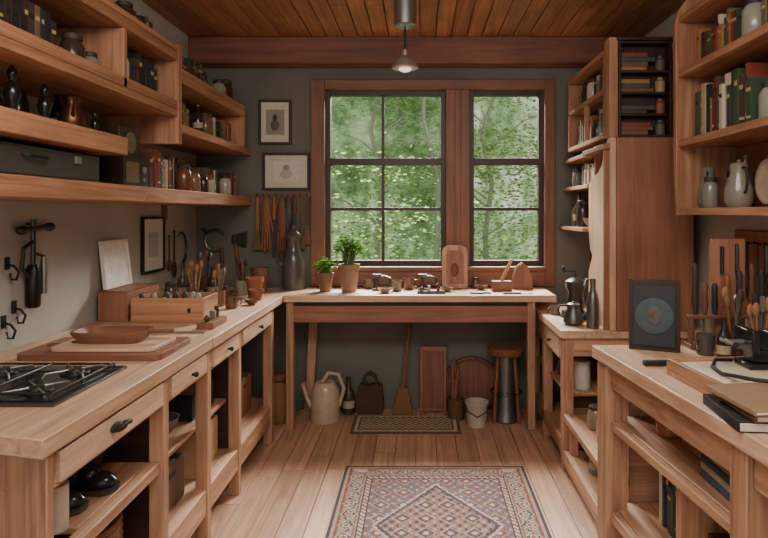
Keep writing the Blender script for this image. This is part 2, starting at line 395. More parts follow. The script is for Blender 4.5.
pp=[(XR,1.435),(W,1.435),(W,2.52),(XR+.04,2.52),(XR,2.46),(XR-.015,2.40),(XR-.01,1.6)]
b.prism(pp,1,3.002,3.035,'shelf',axis=2)
b.box(W-.012,W,1.2,3.0,1.471,1.774,'cab',axis=1); b.box(W-.012,W,1.2,3.0,1.811,2.124,'cab',axis=1); b.box(W-.012,W,1.2,3.0,2.161,2.399,'cab',axis=1)
b.box(XR,W,2.0,2.02,2.161,2.399,'shelf',axis=2)
b.done(.003)

# ------------------------------------------------------------ rugs
def rug(name,x0,x1,y0,y1,cell,fn):
    b=B(name); b.mats.append('cloth'); bm=b.bm; col=b.col
    nx=int((x1-x0)/cell); ny=int((y1-y0)/cell)
    z=.008
    g=[[bm.verts.new((x0+(x1-x0)*i/nx,y0+(y1-y0)*j/ny,z)) for i in range(nx+1)] for j in range(ny+1)]
    for j in range(ny):
        for i in range(nx):
            f=bm.faces.new((g[j][i],g[j][i+1],g[j+1][i+1],g[j+1][i]))
            c=lin(fn((i+.5)*cell,(j+.5)*cell,x1-x0,y1-y0))
            k=R(.82,1.14); c=(c[0]*k,c[1]*k,c[2]*k,1)
            for l in f.loops: l[col]=c
    b.box(x0,x1,y0,y1,.001,.0075,('cloth',(90,75,70)))
    return b
NAVY=(66,54,62); BEI=(156,132,112); DUS=(122,98,90); RUS=(122,72,58); LT=(182,156,134)
def persian(x,y,w,l):
    e=min(x,w-x,y,l-y)
    if e<.012: return NAVY
    if e<.028: return BEI
    if e<.036: return RUS
    if e<.125:
        t=y if (x<.125 or w-x<.125) else x
        d=e-.08; c=(t%.10)-.05; q=abs(c)+abs(d)*.9; rr=math.hypot(c,d)
        if rr<.010: return RUS
        if rr<.019: return LT
        if q<.034: return NAVY
        if q<.040: return LT
        if abs(abs(d)-.037)<.004: return RUS
        if abs(math.sin(t*95)*.014-d)<.005 and q>.04: return NAVY
        if (int(t*130)+int(d*130))%3==0: return DUS
        return BEI
    if e<.133: return NAVY
    if e<.155: return LT if int((x+y)*60)%2 else RUS
    if e<.162: return NAVY
    u=x-w/2; v=y-l/2
    q=abs(u)/.30+abs(v)/.42
    if abs(q-1)<.02: return LT
    if abs(q-.93)<.03: return NAVY
    a=(abs(u)%.11)-.055; c=(abs(v)%.13)-.065; r=math.hypot(a,c); dq=abs(a)+abs(c)
    inn=q<1
    if r<.012: return LT
    if r<.022: return RUS
    if dq<.042: return NAVY if inn else (92,72,74)
    if dq<.050: return BEI
    s=math.sin(u*110)*math.cos(v*90)
    if s>.6: return BEI
    if s<-.5: return NAVY if inn else RUS
    return (132,92,80) if inn else (106,88,92)
b=rug('persian_rug',-.42,.585,2.10,3.39,.0075,persian); b.done()
def matf(x,y,w,l):
    e=min(x,w-x,y,l-y)
    if e<.025: return (96,80,66)
    if e<.045: return (200,178,146)
    if e<.055: return (96,80,66)
    return (110,92,72) if (int(x/.022)+int(y/.022))%2 else (188,166,134)
b=rug('doormat',-.46,.27,3.90,4.24,.011,matf); b.done()

# ------------------------------------------------------------ pendant
b=B('pendant_lamp'); px,py=-.08,3.2
b.lathe(px,py,2.44,[(.045,0),(.06,.01),(.06,.255)],('metal',(150,150,150)),20)
b.tube([(px,py,2.44),(px,py,2.31)],.006,BLK)
b.lathe(px,py,2.218,[(.068,0),(.072,.004),(.064,.03),(.04,.055),(.02,.07),(.016,.10),(.008,.105)],('metal',(190,188,182)),24)
b.ell((px,py,2.218),(.035,.035,.018),'bulb'); b.done()

# ------------------------------------------------------------ item generators
PAL=[(102,54,40),(66,70,64),(150,118,84),(42,40,42),(186,170,142),(76,90,72),(132,66,48),(206,196,176),(94,78,64),(56,66,78),(160,94,54)]
def books(x_spine,dirx,depth,y0,y1,z,h0,h1,pal=PAL,name='books'):
    b=B(name); y=y0
    while True:
        t=R(.016,.038)
        if y+t>y1: break
        h=R(h0,h1); c=random.choice(pal); d=depth*R(.8,1)
        xs=x_spine+dirx*R(0,.015); xa,xb=(xs,xs+dirx*d)
        b.box(min(xa,xb),max(xa,xb),y,y+t,z,z+h,c)
        sx=xs-dirx*.0015
        b.box(min(sx,xs),max(sx,xs),y+.003,y+t-.003,z+h*.72,z+h*.80,(190,165,110) if random.random()<.5 else (40,34,30))
        if random.random()<.4: b.box(min(sx,xs),max(sx,xs),y+.003,y+t-.003,z+h*.15,z+h*.2,(200,185,150))
        y+=t+.001
    return b.done(.0015)
def jar(name,x,y,z,r,h,c,lid=(60,48,40)):
    b=B(name)
    b.lathe(x,y,z,[(r*.85,0),(r,h*.06),(r,h*.68),(r*.78,h*.8),(r*.72,h*.84)],c if isinstance(c[0],str) else ('gloss',c),20)
    b.lathe(x,y,z+h*.84,[(r*.8,0),(r*.82,h*.02),(r*.82,h*.13),(r*.7,h*.16)],lid,20); return b.done()
def bottle(name,x,y,z,r,h,c):
    b=B(name)
    b.lathe(x,y,z,[(r*.9,0),(r,h*.03),(r,h*.5),(r*.85,h*.62),(r*.38,h*.74),(r*.32,h*.93),(r*.42,h*.94),(r*.42,h)],('gloss',c),18)
    b.lathe(x,y,z+h*.18,[(r*1.01,0),(r*1.01,h*.2)],(170,155,125),18); return b.done()
def mug(name,x,y,z,r,h,c,ang=0):
    b=B(name)
    b.lathe(x,y,z,[(r*.8,0),(r*.95,h*.08),(r,h),(r*.86,h),(r*.82,h*.15),(0.002,h*.12)],('gloss',c),20)
    ca,sa=math.cos(ang),math.sin(ang)
    b.tube([(x+ca*(r*.9+o),y+sa*(r*.9+o),z+h*q) for o,q in ((0,.8),(r*.5,.78),(r*.72,.5),(r*.5,.24),(0,.2))],r*.11,('gloss',c)); return b.done()
def bowl(name,x,y,z,r,h,c):
    b=B(name); b.lathe(x,y,z,[(r*.4,0),(r*.45,h*.1),(r*.8,h*.5),(r,h),(r*.93,h),(r*.7,h*.5),(r*.3,h*.2),(.002,h*.18)],c,24); return b.done()
def utensils(name,x,y,z,r,h,c,n=6,L=.16):
    b=B(name); b.lathe(x,y,z,[(r*.85,0),(r,h*.1),(r,h),(r*.88,h),(r*.85,h*.2),(.002,h*.15)],c,18)
    for i in range(n):
        a=6.28*i/n+R(-.3,.3); q=r*.5; tx,ty=math.cos(a),math.sin(a); s=R(.7,1.1)
        p0=(x+tx*q*.3,y+ty*q*.3,z+h*.22); p1=(x+tx*(q+.012),y+ty*(q+.012),z+h+L*s*.5)
        cc=random.choice([(150,104,66),(120,80,52),(60,50,44),('metal',(140,138,134))])
        b.tube([p0,p1],.004,cc,6)
        if i%3!=2: b.ell((p1[0],p1[1],p1[2]+.02),(.014,.006,.026),cc,10)
        else: b.box(p1[0]-.008,p1[0]+.008,p1[1]-.004,p1[1]+.004,p1[2]-.01,p1[2]+.045,cc)
    return b.done()
def carafe(name,x,y,z,r,h,c,ang):
    b=B(name)
    b.lathe(x,y,z,[(r*.75,0),(r,h*.12),(r*.95,h*.4),(r*.6,h*.72),(r*.62,h*.9),(r*.66,h*.93)],c,20)
    b.lathe(x,y,z+h*.93,[(r*.62,0),(r*.5,h*.04),(r*.12,h*.06),(r*.16,h*.1),(.004,h*.12)],c,16)
    ca,sa=math.cos(ang),math.sin(ang)
    b.tube([(x+ca*(r*.62+o),y+sa*(r*.62+o),z+h*q) for o,q in ((0,.86),(r*.7,.84),(r*.85,.6),(r*.6,.35),(r*.2,.3))],r*.09,BLK)
    b.tube([(x-ca*r*.8,y-sa*r*.8,z+h*.35),(x-ca*r*1.3,y-sa*r*1.3,z+h*.6),(x-ca*r*1.55,y-sa*r*1.55,z+h*.85)],r*.15,c,8,r2=r*.07); return b.done()
def figurine(name,x,y,z,h,c=BLK):
    b=B(name)
    b.lathe(x,y,z,[(h*.18,0),(h*.19,h*.06),(h*.08,h*.1),(h*.12,h*.25),(h*.17,h*.42),(h*.13,h*.6),(h*.06,h*.7),(h*.09,h*.8),(h*.09,h*.9),(h*.03,h)],('gloss',c),16)
    b.tube([(x,y+h*.1,z+h*.6),(x,y+h*.22,z+h*.45),(x,y+h*.1,z+h*.35)],h*.03,('gloss',c)); return b.done()
def frame_back(name,x0,x1,z0,z1,fr,matc,art,y=WB-.001):
    b=B(name); t=.018
    for a in ((x0,x1,z0,z0+t),(x0,x1,z1-t,z1),(x0,x0+t,z0+t,z1-t),(x1-t,x1,z0+t,z1-t)): b.box(a[0],a[1],y-.022,y,a[2],a[3],fr)
    b.box(x0+t,x1-t,y-.010,y,z0+t,z1-t,matc)
    w=(x1-x0)*.22; h=(z1-z0)*.22
    b.box(x0+w,x1-w,y-.012,y-.0101,z0+h,z1-h,art[0])
    cx=(x0+x1)/2; cz=(z0+z1)/2
    b.ell((cx,y-.012,cz-(z1-z0)*.07),((x1-x0)*.14,.003,(z1-z0)*.12),art[1],12); b.ell((cx,y-.0125,cz+(z1-z0)*.1),((x1-x0)*.07,.003,(z1-z0)*.08),art[2],12)
    return b.done(.002)
frame_back('framed_picture',-1.186,-.945,1.945,2.275,(60,48,38),(212,202,180),((150,140,124),(96,90,82),(72,64,58)))
frame_back('framed_picture',-1.157,-.81,1.61,1.885,(52,44,38),(206,198,182),((214,206,190),(180,176,166),(150,144,134)))
def frame_left(name,y0,y1,z0,z1,fr,matc,T=None,art=(150,150,146)):
    b=B(name); t=.014; x=WL+.001
    for a in ((y0,y1,z0,z0+t),(y0,y1,z1-t,z1),(y0,y0+t,z0+t,z1-t),(y1-t,y1,z0+t,z1-t)): b.box(x,x+.02,a[0],a[1],a[2],a[3],fr)
    b.box(x,x+.010,y0+t,y1-t,z0+t,z1-t,matc)
    h=(z1-z0)*.28; w=(y1-y0)*.28
    b.box(x+.0101,x+.012,y0+w,y1-w,z0+h,z1-h,art)
    return b.done(.002,T)
frame_left('framed_picture',3.52,3.82,1.08,1.42,(30,28,28),(220,216,206),None,(186,184,178))
frame_left('framed_print',3.04,3.31,1.052,1.30,(238,232,220),(244,238,226),Matrix.Translation((.035,0,0))@rot(WL,3.1,1.052,'Y',-6),(240,234,222))
b=B('storage_box')
x0,x1,y0,y1,z0,z1=-1.62,-1.47,3.0,3.36,.899,1.05
b.box(x0,x1,y0,y1,z0,z0+.012,'cab'); b.box(x1-.012,x1,y0,y1,z0+.012,z1,'cab'); b.box(x0,x0+.012,y0,y1,z0+.012,z1,'cab')
b.box(x0+.012,x1-.012,y0,y0+.012,z0+.012,z1,'cab'); b.box(x0+.012,x1-.012,y1-.012,y1,z0+.012,z1,'cab'); b.box(x0,x1,y0,y1,z1-.006,z1,'cab'); b.box(x1,x1+.004,3.1,3.2,.95,.98,(170,150,110)); b.done(.003)

# ------------------------------------------------------------ left bench items
b=B('cooktop')
hx0,hx1,hy0,hy1=-1.52,-1.03,1.68,2.10; z=.9
b.box(hx0,hx1,hy0,hy1,z,z+.010,('metal',(95,93,90))); b.box(hx0+.02,hx1-.02,hy0+.02,hy1-.02,z+.010,z+.013,('gloss',(22,22,23)))
for cx in (-1.39,-1.15):
    for cy in (1.79,1.99):
        b.lathe(cx,cy,z+.012,[(.045,0),(.045,.006),(.03,.008),(.03,.014),(.012,.016)],IRON,20)
        for k in range(4):
            a=k*math.pi/2+.78
            b.tube([(cx+math.cos(a)*.02,cy+math.sin(a)*.02,z+.026),(cx+math.cos(a)*.085,cy+math.sin(a)*.085,z+.026),(cx+math.cos(a)*.095,cy+math.sin(a)*.095,z+.012)],.0035,STEEL,6)
for cy in (1.72,2.06): b.tube([(hx0+.04,cy,z+.026),(hx1-.04,cy,z+.026)],.004,IRON,6)
for cx in (-1.49,-1.27,-1.06): b.tube([(cx,hy0+.03,z+.026),(cx,hy1-.03,z+.026)],.004,IRON,6)
for cx in (-1.49,-1.06):
    for cy in (hy0+.03,hy1-.03): b.tube([(cx,cy,z+.026),(cx,cy,z+.010)],.004,IRON,6)
b.done(.001)
def board(name,x0,x1,y0,y1,z0,z1,mat,hole=True,deg=0):
    b=B(name); r=.03; pts=[]
    for cx,cy,a0 in ((x1-r,y1-r,0),(x0+r,y1-r,90),(x0+r,y0+r,180),(x1-r,y0+r,270)):
        for k in range(5):
            a=math.radians(a0+k*22.5); pts.append((cx+r*math.cos(a),cy+r*math.sin(a)))
    b.prism(pts,2,z0,z1,mat,axis=0)
    if hole: b.tube([(x0+.05+.02*math.cos(t*.7854),(y0+y1)/2+.02*math.sin(t*.7854),z1) for t in range(8)],.003,(70,45,30),6,closed=True)
    return b.done(.003,rot((x0+x1)/2,(y0+y1)/2,0,'Z',deg))
board('cutting_board',-1.50,-.96,2.20,2.52,.9,.924,'trim'); board('cutting_board',-1.40,-1.0,2.24,2.47,.925,.938,'top')
b=B('dough_tray'); 
def tray(b,cx,cy,z,rx,ry,h,mat):
    vs=[];n=28;rings=[(.80,0),(1,h*.8),(1,h),(.93,h),(.74,h*.35),(.02,h*.3)]
    for q,hh in rings:
        for i in range(n):
            a=6.283*i/n; c=math.cos(a); s_=math.sin(a)
            vs.append((cx+rx*q*math.copysign(abs(c)**.5,c),cy+ry*q*math.copysign(abs(s_)**.6,s_),z+hh))
    fs=[tuple(range(n))[::-1]]
    for j in range(len(rings)-1):
        for i in range(n): k=(i+1)%n; fs.append((j*n+i,j*n+k,(j+1)*n+k,(j+1)*n+i))
    fs.append(tuple(range((len(rings)-1)*n,len(rings)*n))); b.add(vs,fs,mat,0,smooth=True)
tray(b,-1.22,2.37,.939,.15,.08,.045,'trim'); b.box(-1.08,-1.0,2.355,2.385,.972,.983,'trim'); b.done()
b=B('toolbox'); x0,x1,y0,y1,z0,z1=-1.44,-1.08,2.97,3.19,.899,1.02
b.box(x0,x1,y0,y1,z0,z0+.012,'shelf')
b.box(x0,x1,y0,y0+.012,z0+.012,z1,'shelf'); b.box(x0,x1,y1-.012,y1,z0+.012,z1,'shelf'); b.box(x0,x0+.012,y0+.012,y1-.012,z0+.012,z1,'shelf'); b.box(x1-.012,x1,y0+.012,y1-.012,z0+.012,z1,'shelf')
for q in (.12,.24): b.box(x0+q,x0+q+.008,y0+.012,y1-.012,z0+.012,z1-.01,'shelf')
for i in range(7):
    xx=x0+.03+i*.047; b.ell((xx,y0+.08+R(-.03,.06),z1-.01),(.017,.017,.03),random.choice([(120,80,50),(60,50,42),(150,140,120)]),10)
b.lathe(x1-.07,y0,.95,[(.008,0),(.008,.02)],BLK,10); b.done(.002)
b=B('chisel'); b.tube([(-1.30,2.68,.909),(-1.12,2.72,.909)],.009,(120,70,40)); b.box(-1.12,-.98,2.71,2.73,.9,.906,STEEL); b.done()
b=B('wood_plane'); b.box(-1.05,-.97,2.80,3.0,.899,.93,'trim',axis=1); b.box(-1.025,-.995,2.9,2.915,.93,.97,STEEL); b.ell((-1.01,2.83,.945),(.014,.016,.018),(80,50,34)); b.tube([(-1.01,2.96,.93),(-1.01,2.97,.96),(-1.01,2.955,.98)],.011,(80,50,34)); b.done(.002)
utensils('utensil_jar',-1.30,3.45,.899,.042,.10,('gloss',(90,84,76)),7,.24)
utensils('brush_jar',-1.18,3.50,.899,.036,.09,(128,84,56),6,.20)
mug('mug',-1.08,3.42,.899,.035,.07,(96,72,56),0.5)
jar('glass_jar',-1.38,3.62,.899,.04,.12,(120,112,98)); jar('spice_jar',-1.22,3.72,.899,.03,.09,(84,58,42))
bottle('glass_bottle',-1.32,3.80,.899,.033,.2,(52,46,40)); utensils('utensil_jar',-1.18,3.95,.899,.04,.10,(150,140,122),6,.20)
jar('glass_jar',-1.46,3.50,.899,.04,.14,(70,62,54)); bottle('glass_bottle',-1.48,3.72,.899,.035,.22,(84,70,54)); utensils('brush_jar',-1.42,3.95,.899,.045,.12,(90,62,46),7,.26)
mug('tin_cup',-1.13,3.62,.899,.03,.07,(70,60,52),-1); bowl('small_bowl',-1.0,3.55,.899,.045,.035,(110,74,50))
def tpot(name,x,y,z,r,h,c=(150,90,62)):
    b=B(name); b.lathe(x,y,z,[(r*.7,0),(r*.93,h*.78),(r*1.05,h*.78),(r*1.07,h),(r*.92,h),(r*.88,h*.85),(.002,h*.83)],c,20); return b
b=tpot('terracotta_pot',-1.07,3.86,.899,.055,.13); b.done(); b=tpot('terracotta_pot',-1.02,3.72,.899,.045,.07,(130,78,54)); b.done()
b=tpot('terracotta_pot',-1.10,4.1,.899,.06,.17,(120,80,60)); b.done()
def plant(x,y,z,r,h,n,lh,pc):
    b=tpot('potted_plant',x,y,z,r,h,pc); b.lathe(x,y,z+h*.84,[(r*.85,0),(r*.6,.006)],(50,36,28),14)
    for i in range(n):
        a=R(0,6.28); q=R(.1,1); L=lh*R(.5,1); tx=x+math.cos(a)*r*1.7*q; ty=y+math.sin(a)*r*1.3*q; tz=z+h+L*(1.1-.45*q)
        b.tube([(x+math.cos(a)*r*.3,y+math.sin(a)*r*.3,z+h*.85),((x+tx)/2,(y+ty)/2,z+h+L*.6),(tx,ty,tz)],.0022,(80,110,50),5)
        for k in range(5):
            M=Matrix.Translation((tx+R(-.02,.02),ty+R(-.02,.02),tz+R(-.03,.02)))@Matrix.Rotation(R(0,6.28),4,'Z')@Matrix.Rotation(R(-.9,.9),4,'X'); s=R(.014,.024)
            b.add([(0,0,0),(s*.6,s*.5,.003),(s*1.5,0,0),(s*.6,-s*.5,.003)],[(0,1,2,3)],'plant_leaf',M=M)
    return b.done()
plant(-.49,4.12,.9,.072,.19,80,.20,(140,110,88)); plant(-.655,4.14,.9,.055,.13,36,.09,(124,96,74))
# ------------------------------------------------------------ left wall tools
b=B('hand_drill'); x=WL+.03
b.tube([(x,2.5,1.42),(x,2.5,1.09)],.010,IRON); b.lathe(x,2.5,1.05,[(.022,0),(.028,.01),(.028,.16),(.018,.18)],('metal',(60,56,54)),14)
b.tube([(x,2.42,1.375),(x,2.62,1.385)],.012,IRON); b.ell((x,2.43,1.375),(.02,.028,.02),IRON); b.ell((x,2.61,1.385),(.02,.03,.02),IRON)
b.tube([(x,2.5,1.33),(x,2.44,1.30),(x,2.43,1.22),(x,2.47,1.18)],.008,IRON); b.lathe(x,2.57,1.10,[(.014,0),(.016,.1),(.009,.16)],STEEL,10)
b.tube([(x,2.57,1.26),(x,2.5,1.28)],.006,IRON)
b.tube([(WL+.001,2.5,1.40),(x,2.5,1.40)],.005,BLK); b.done()
def hook(y,z,s=.05):
    b=B('coat_hook'); x=WL+.001; b.box(x,x+.006,y-.012,y+.012,z-.02,z+.03,BLK)
    b.tube([(x,y,z),(x+s*.6,y,z-.005),(x+s,y,z-.03),(x+s*.8,y,z-.06),(x+s*.4,y,z-.06),(x+s*.3,y,z-.035)],.005,BLK); b.done()
hook(2.38,1.24); hook(2.42,1.06); hook(2.36,1.01)
def spoon(name,y,zt,L,w,c):
    b=B(name); x=WL+.012; b.tube([(x,y,zt),(x,y,zt-L*.65)],.006,c,8); b.ell((x,y,zt-L*.82),(.009,w,L*.18),c,12); b.tube([(WL+.0005,y,zt-.01),(x+.01,y,zt-.01)],.003,BLK,6); b.done()
spoon('wooden_spoon',3.98,1.33,.32,.035,(70,52,40)); spoon('wooden_spoon',3.90,1.30,.24,.03,(110,74,48))
b=B('sickle'); x=WL+.0105; b.tube([(x,4.1+.09*math.cos(a),1.2+.11*math.sin(a)) for a in [t*.35-1.2 for t in range(11)]],.010,IRON,8,r2=.004); b.tube([(x,4.14,1.10),(x,4.12,.98)],.010,(110,70,44)); b.tube([(WL+.0005,4.1,1.305),(WL+.03,4.1,1.305)],.004,BLK,6); b.done()
b=B('horseshoe_clamp'); y=WB-.0145
b.tube([(-1.50+.08*math.cos(a),y,1.24+.08*math.sin(a)) for a in [t*.4+.6 for t in range(12)]],.014,('metal',(130,124,116)),8,r2=.006)
b.tube([(-1.46,y,1.19),(-1.45,y,.99)],.014,(96,64,44),8); b.tube([(-1.56,y,1.29),(-1.60,y,1.33)],.009,IRON,8); b.tube([(-1.5,WB-.0005,1.32),(-1.5,WB-.03,1.325)],.004,BLK,6); b.done()
b=B('hatchet'); b.tube([(-1.36,y,1.28),(-1.33,y,.98)],.013,(120,78,50),8); b.prism([(-1.38,1.22),(-1.28,1.19),(-1.27,1.31),(-1.38,1.28)],1,WB-.0265,WB-.001,IRON); b.done(.002)
b=B('tool_rail'); b.box(-1.22,-.80,WB-.02,WB-.001,1.555,1.585,'trim')
for i in range(9): b.tube([(-1.19+i*.045,WB-.02,1.565),(-1.19+i*.045,WB-.055,1.575)],.004,BLK,6)
b.done(.002)
def hang(name,x,zt,L,kind,c,c2=IRON):
    b=B(name); y=WB-.041
    if kind=='mallet': b.tube([(x,y,zt),(x,y,zt-L)],.009,c); b.box(x-.03,x+.03,y-.018,y+.018,zt-L,zt-L+.09,c)
    if kind=='file': b.lathe(x,y,zt-L*.38,[(.012,0),(.016,L*.12),(.012,L*.3),(.009,L*.38)],c,12); b.box(x-.010,x+.010,y-.003,y+.003,zt-L,zt-L*.38,c2)
    if kind=='pliers':
        for s in (-1,1): b.tube([(x+s*.018,y,zt),(x+s*.028,y,zt-L*.3),(x+s*.006,y,zt-L*.6),(x-s*.012,y,zt-L*.8),(x-s*.003,y,zt-L)],.008,c2,8)
    if kind=='brush': b.box(x-.012,x+.012,y-.006,y+.006,zt-L*.6,zt,c); b.prism([(x-.012,zt-L*.6),(x+.012,zt-L*.6),(x+.03,zt-L),(x-.03,zt-L)],1,y-.012,y+.012,(110,78,52))
    if kind=='glove': 
        b.ell((x,y,zt-L*.35),(.035,.016,L*.35),c); 
        for k in range(4): b.tube([(x-.024+k*.016,y,zt-L*.5),(x-.028+k*.019,y,zt-L*(.92+.04*(k%2)))],.008,c,8)
        b.tube([(x+.03,y,zt-L*.3),(x+.05,y,zt-L*.6)],.008,c,8)
    return b.done(.001)
hang('paint_brush',-1.185,1.555,.38,'brush',(150,96,60)); hang('work_glove',-1.125,1.56,.42,'glove',(136,86,56)); hang('file',-1.065,1.56,.44,'file',(150,98,62))
hang('work_glove',-1.01,1.56,.46,'glove',(118,74,50)); hang('pliers',-.955,1.56,.38,'pliers',(90,60,44)); hang('file',-.915,1.56,.34,'file',(110,66,44)); hang('mallet',-.865,1.56,.38,'mallet',(110,84,66)); hang('paint_brush',-.82,1.555,.34,'brush',(90,60,44))
b=B('milk_can'); x=-.90; y=4.25; b.lathe(x,y,.9,[(.075,0),(.08,.03),(.08,.20),(.06,.26),(.045,.30),(.05,.36),(.06,.38),(.05,.40),(.02,.43),(.02,.46)],('gloss',(84,80,74)),18); b.tube([(x-.078,y,1.06),(x-.11,y,1.10),(x-.10,y,1.16),(x-.065,y,1.16)],.008,IRON); b.done()
# ------------------------------------------------------------ back counter items
def benchclamp(x):
    b=B('bench_clamp'); y=4.18; b.box(x-.035,x+.035,y-.02,y+.02,.9,.915,IRON); b.tube([(x,y,.915),(x,y,1.0)],.01,IRON); b.tube([(x,y,.99),(x+.05,y,1.0),(x+.09,y,.985),(x+.09,y,.95)],.009,IRON); b.tube([(x-.03,y,1.01),(x+.03,y,1.01)],.006,IRON); b.done()
benchclamp(-.30); benchclamp(.02)
mug('mug',-.16,4.15,.9,.035,.075,(110,100,88),2.5); bowl('small_bowl',.185,4.12,.9,.045,.03,(120,96,74)); mug('tin_cup',-.08,4.24,.9,.04,.085,(110,78,60),0)
bowl('small_bowl',-.24,4.06,.9,.05,.035,('gloss',(130,120,106)))
b=B('hand_plane'); b.box(-.02,.17,4.01,4.05,.9,.918,IRON); b.box(.05,.07,4.015,4.045,.918,.955,STEEL); b.ell((.01,4.03,.93),(.014,.014,.016),(110,60,36)); b.tube([(.12,4.03,.918),(.13,4.03,.945),(.115,4.03,.965)],.01,(110,60,36)); b.done(.002)
b=B('cutting_board'); b.prism([(.16,.9),(.345,.9),(.345,1.16),(.335,1.19),(.30,1.21),(.205,1.21),(.17,1.19),(.16,1.16)],1,4.30,4.322,'bench',axis=2); b.prism([(.19,.93),(.315,.93),(.315,1.14),(.29,1.17),(.215,1.17),(.19,1.14)],1,4.294,4.30,'cab',axis=2); b.ell((.25,4.293,1.03),(.03,.006,.05),(112,64,40)); b.done(.003,rot(.25,4.322,.9,'X',-6))
b=B('wooden_mallet'); b.box(.50,.64,4.13,4.20,.9,.97,'trim'); b.tube([(.57,4.165,.97),(.64,4.165,1.12)],.012,'bench'); b.done(.006)
b=B('napkin_holder'); b.prism([(.66,.9),(.80,.9),(.80,.98),(.77,1.06),(.73,1.09),(.69,1.06),(.66,.98)],1,4.24,4.255,'trim',axis=2); b.prism([(.66,.9),(.80,.9),(.80,.98),(.77,1.06),(.73,1.09),(.69,1.06),(.66,.98)],1,4.29,4.305,'trim',axis=2); b.box(.66,.80,4.255,4.29,.9,.912,'bench'); b.done(.002)
b=B('pliers')
for s in (-1,1): b.tube([(.34,4.03+s*.02,.907),(.40,4.03+s*.022,.907),(.44,4.03,.907),(.48,4.03-s*.008,.907)],.007,IRON)
b.done()
bowl('small_bowl',.43,4.2,.9,.045,.035,(110,78,56)); b=B('scraper'); b.box(.56,.68,4.0,4.03,.9,.91,(100,60,38)); b.box(.68,.76,3.995,4.035,.902,.906,STEEL); b.done(.002)
jar('spice_jar',.40,4.31,.9,.028,.08,(90,70,54)); mug('mug',-.36,4.28,.9,.035,.08,(86,74,62),3)
# ------------------------------------------------------------ below back counter
b=B('watering_can'); x,y=-.66,4.16; C=('gloss',(186,166,138))
b.lathe(x,y,0,[(.10,0),(.105,.01),(.095,.22),(.07,.26),(.06,.27),(.05,.265)],C,24)
b.tube([(x-.09,y,.08),(x-.13,y,.16),(x-.155,y,.24)],.018,C,10,r2=.012); b.lathe(x-.157,y,.235,[(.014,0),(.026,.025)],C,12)
b.tube([(x-.02,y,.26),(x+.02,y,.33),(x+.09,y,.32),(x+.13,y,.22),(x+.095,y,.10)],.014,C); b.done()
b=B('wood_plank'); b.box(-.83,-.77,4.28,4.30,0,.70,'bench',M=rot(-.8,4.29,0,'Y',3)); b.box(-.84,-.76,4.26,4.32,.0,.015,'bench'); b.done(.002)
b=B('burlap_sack'); x,y=-.99,4.16; b.lathe(x,y,0,[(.09,0),(.12,.04),(.115,.16),(.09,.24),(.05,.28),(.07,.33),(.03,.32)],('cloth',(150,104,70)),14); b.tube([(x+.052*math.cos(t*.785),y+.052*math.sin(t*.785),.28) for t in range(8)],.007,(90,60,40),6,closed=True); b.done()
def tote(x,y,s,c):
    b=B('tote_bag')
    b.prism([(x-.09*s,0),(x+.09*s,0),(x+.10*s,.05),(x+.085*s,.20*s),(x+.05*s,.22*s),(x-.01*s,.20*s),(x-.06*s,.215*s),(x-.085*s,.19*s),(x-.10*s,.05)],1,y-.045*s,y+.04*s,('cloth',c))
    for yy in (y-.04*s,y+.035*s): b.tube([(x-.05*s,yy,.19*s),(x-.045*s,yy,.26*s),(x,yy,.29*s),(x+.04*s,yy,.26*s),(x+.05*s,yy,.19*s)],.006,(60,44,34))
    b.done(.02)
tote(-.36,4.315,1.0,(74,56,44)); tote(-.26,4.30+.03,.0+.8,(110,78,54)) if False else None
b=B('broom'); b.tube([(-.12,4.26,.2),(-.06,4.31,.80)],.011,'trim'); b.prism([(-.15,.2),(-.09,.2),(-.05,.0),(-.20,.0)],1,4.245,4.29,(120,84,50)); b.done()
b=B('wood_panel'); b.box(0,.19,4.30,4.32,.013,.48,'cab'); b.box(.02,.17,4.29,4.30,.04,.45,'trim'); b.box(.0,.03,4.28,4.325,0,.012,'cab'); b.box(.16,.19,4.28,4.325,0,.012,'cab'); b.done(.003)
b=B('stool'); x,y=.60,4.17
b.lathe(x,y,0,[(.095,0),(.10,.01),(.08,.08),(.07,.30),(.075,.46)],('metal',(120,122,120)),20); b.lathe(x,y,.46,[(.125,0),(.132,.01),(.132,.045),(.12,.055)],'trim',24)
for k in range(4):
    a=k*math.pi/2+.7; b.tube([(x+.08*math.cos(a),y+.08*math.sin(a),.46),(x+.12*math.cos(a),y+.12*math.sin(a),.0)],.012,'trim')
b.tube([(x+.108*math.cos(t*.5236),y+.108*math.sin(t*.5236),.2) for t in range(12)],.007,IRON,6,closed=True); b.done()
b=B('bucket'); x,y=.385,4.06; b.lathe(x,y,0,[(.06,0),(.078,.15),(.082,.155),(.082,.165),(.074,.165),(.057,.02),(.002,.018)],(186,176,158),20); b.tube([(x-.08,y,.155),(x-.065,y-.05,.11),(x,y-.082,.08),(x+.065,y-.05,.11),(x+.08,y,.155)],.004,IRON,6); b.done()
b=B('garden_sieve'); Ms=Matrix.Translation((.37,4.36,.20))@Matrix.Rotation(math.pi/2,4,'X'); b.lathe(0,0,0,[(.19,0),(.20,.0),(.20,.05),(.19,.05),(.188,.01),(.002,.01)],'trim',28,M=Ms); b.done()
b=B('log_basket'); x,y=.255,4.20; b.lathe(x,y,0,[(.055,0),(.062,.14),(.056,.14),(.05,.02),(.002,.02)],(96,70,48),16)
for i in range(6): b.tube([(x+R(-.025,.025),y+R(-.02,.02),.02),(x+R(-.05,.05),y+R(-.03,.03),R(.24,.44))],.011,'trim')
b.done()
bottle('glass_jug',-.515,4.30,0,.045,.26,(70,60,48)); 
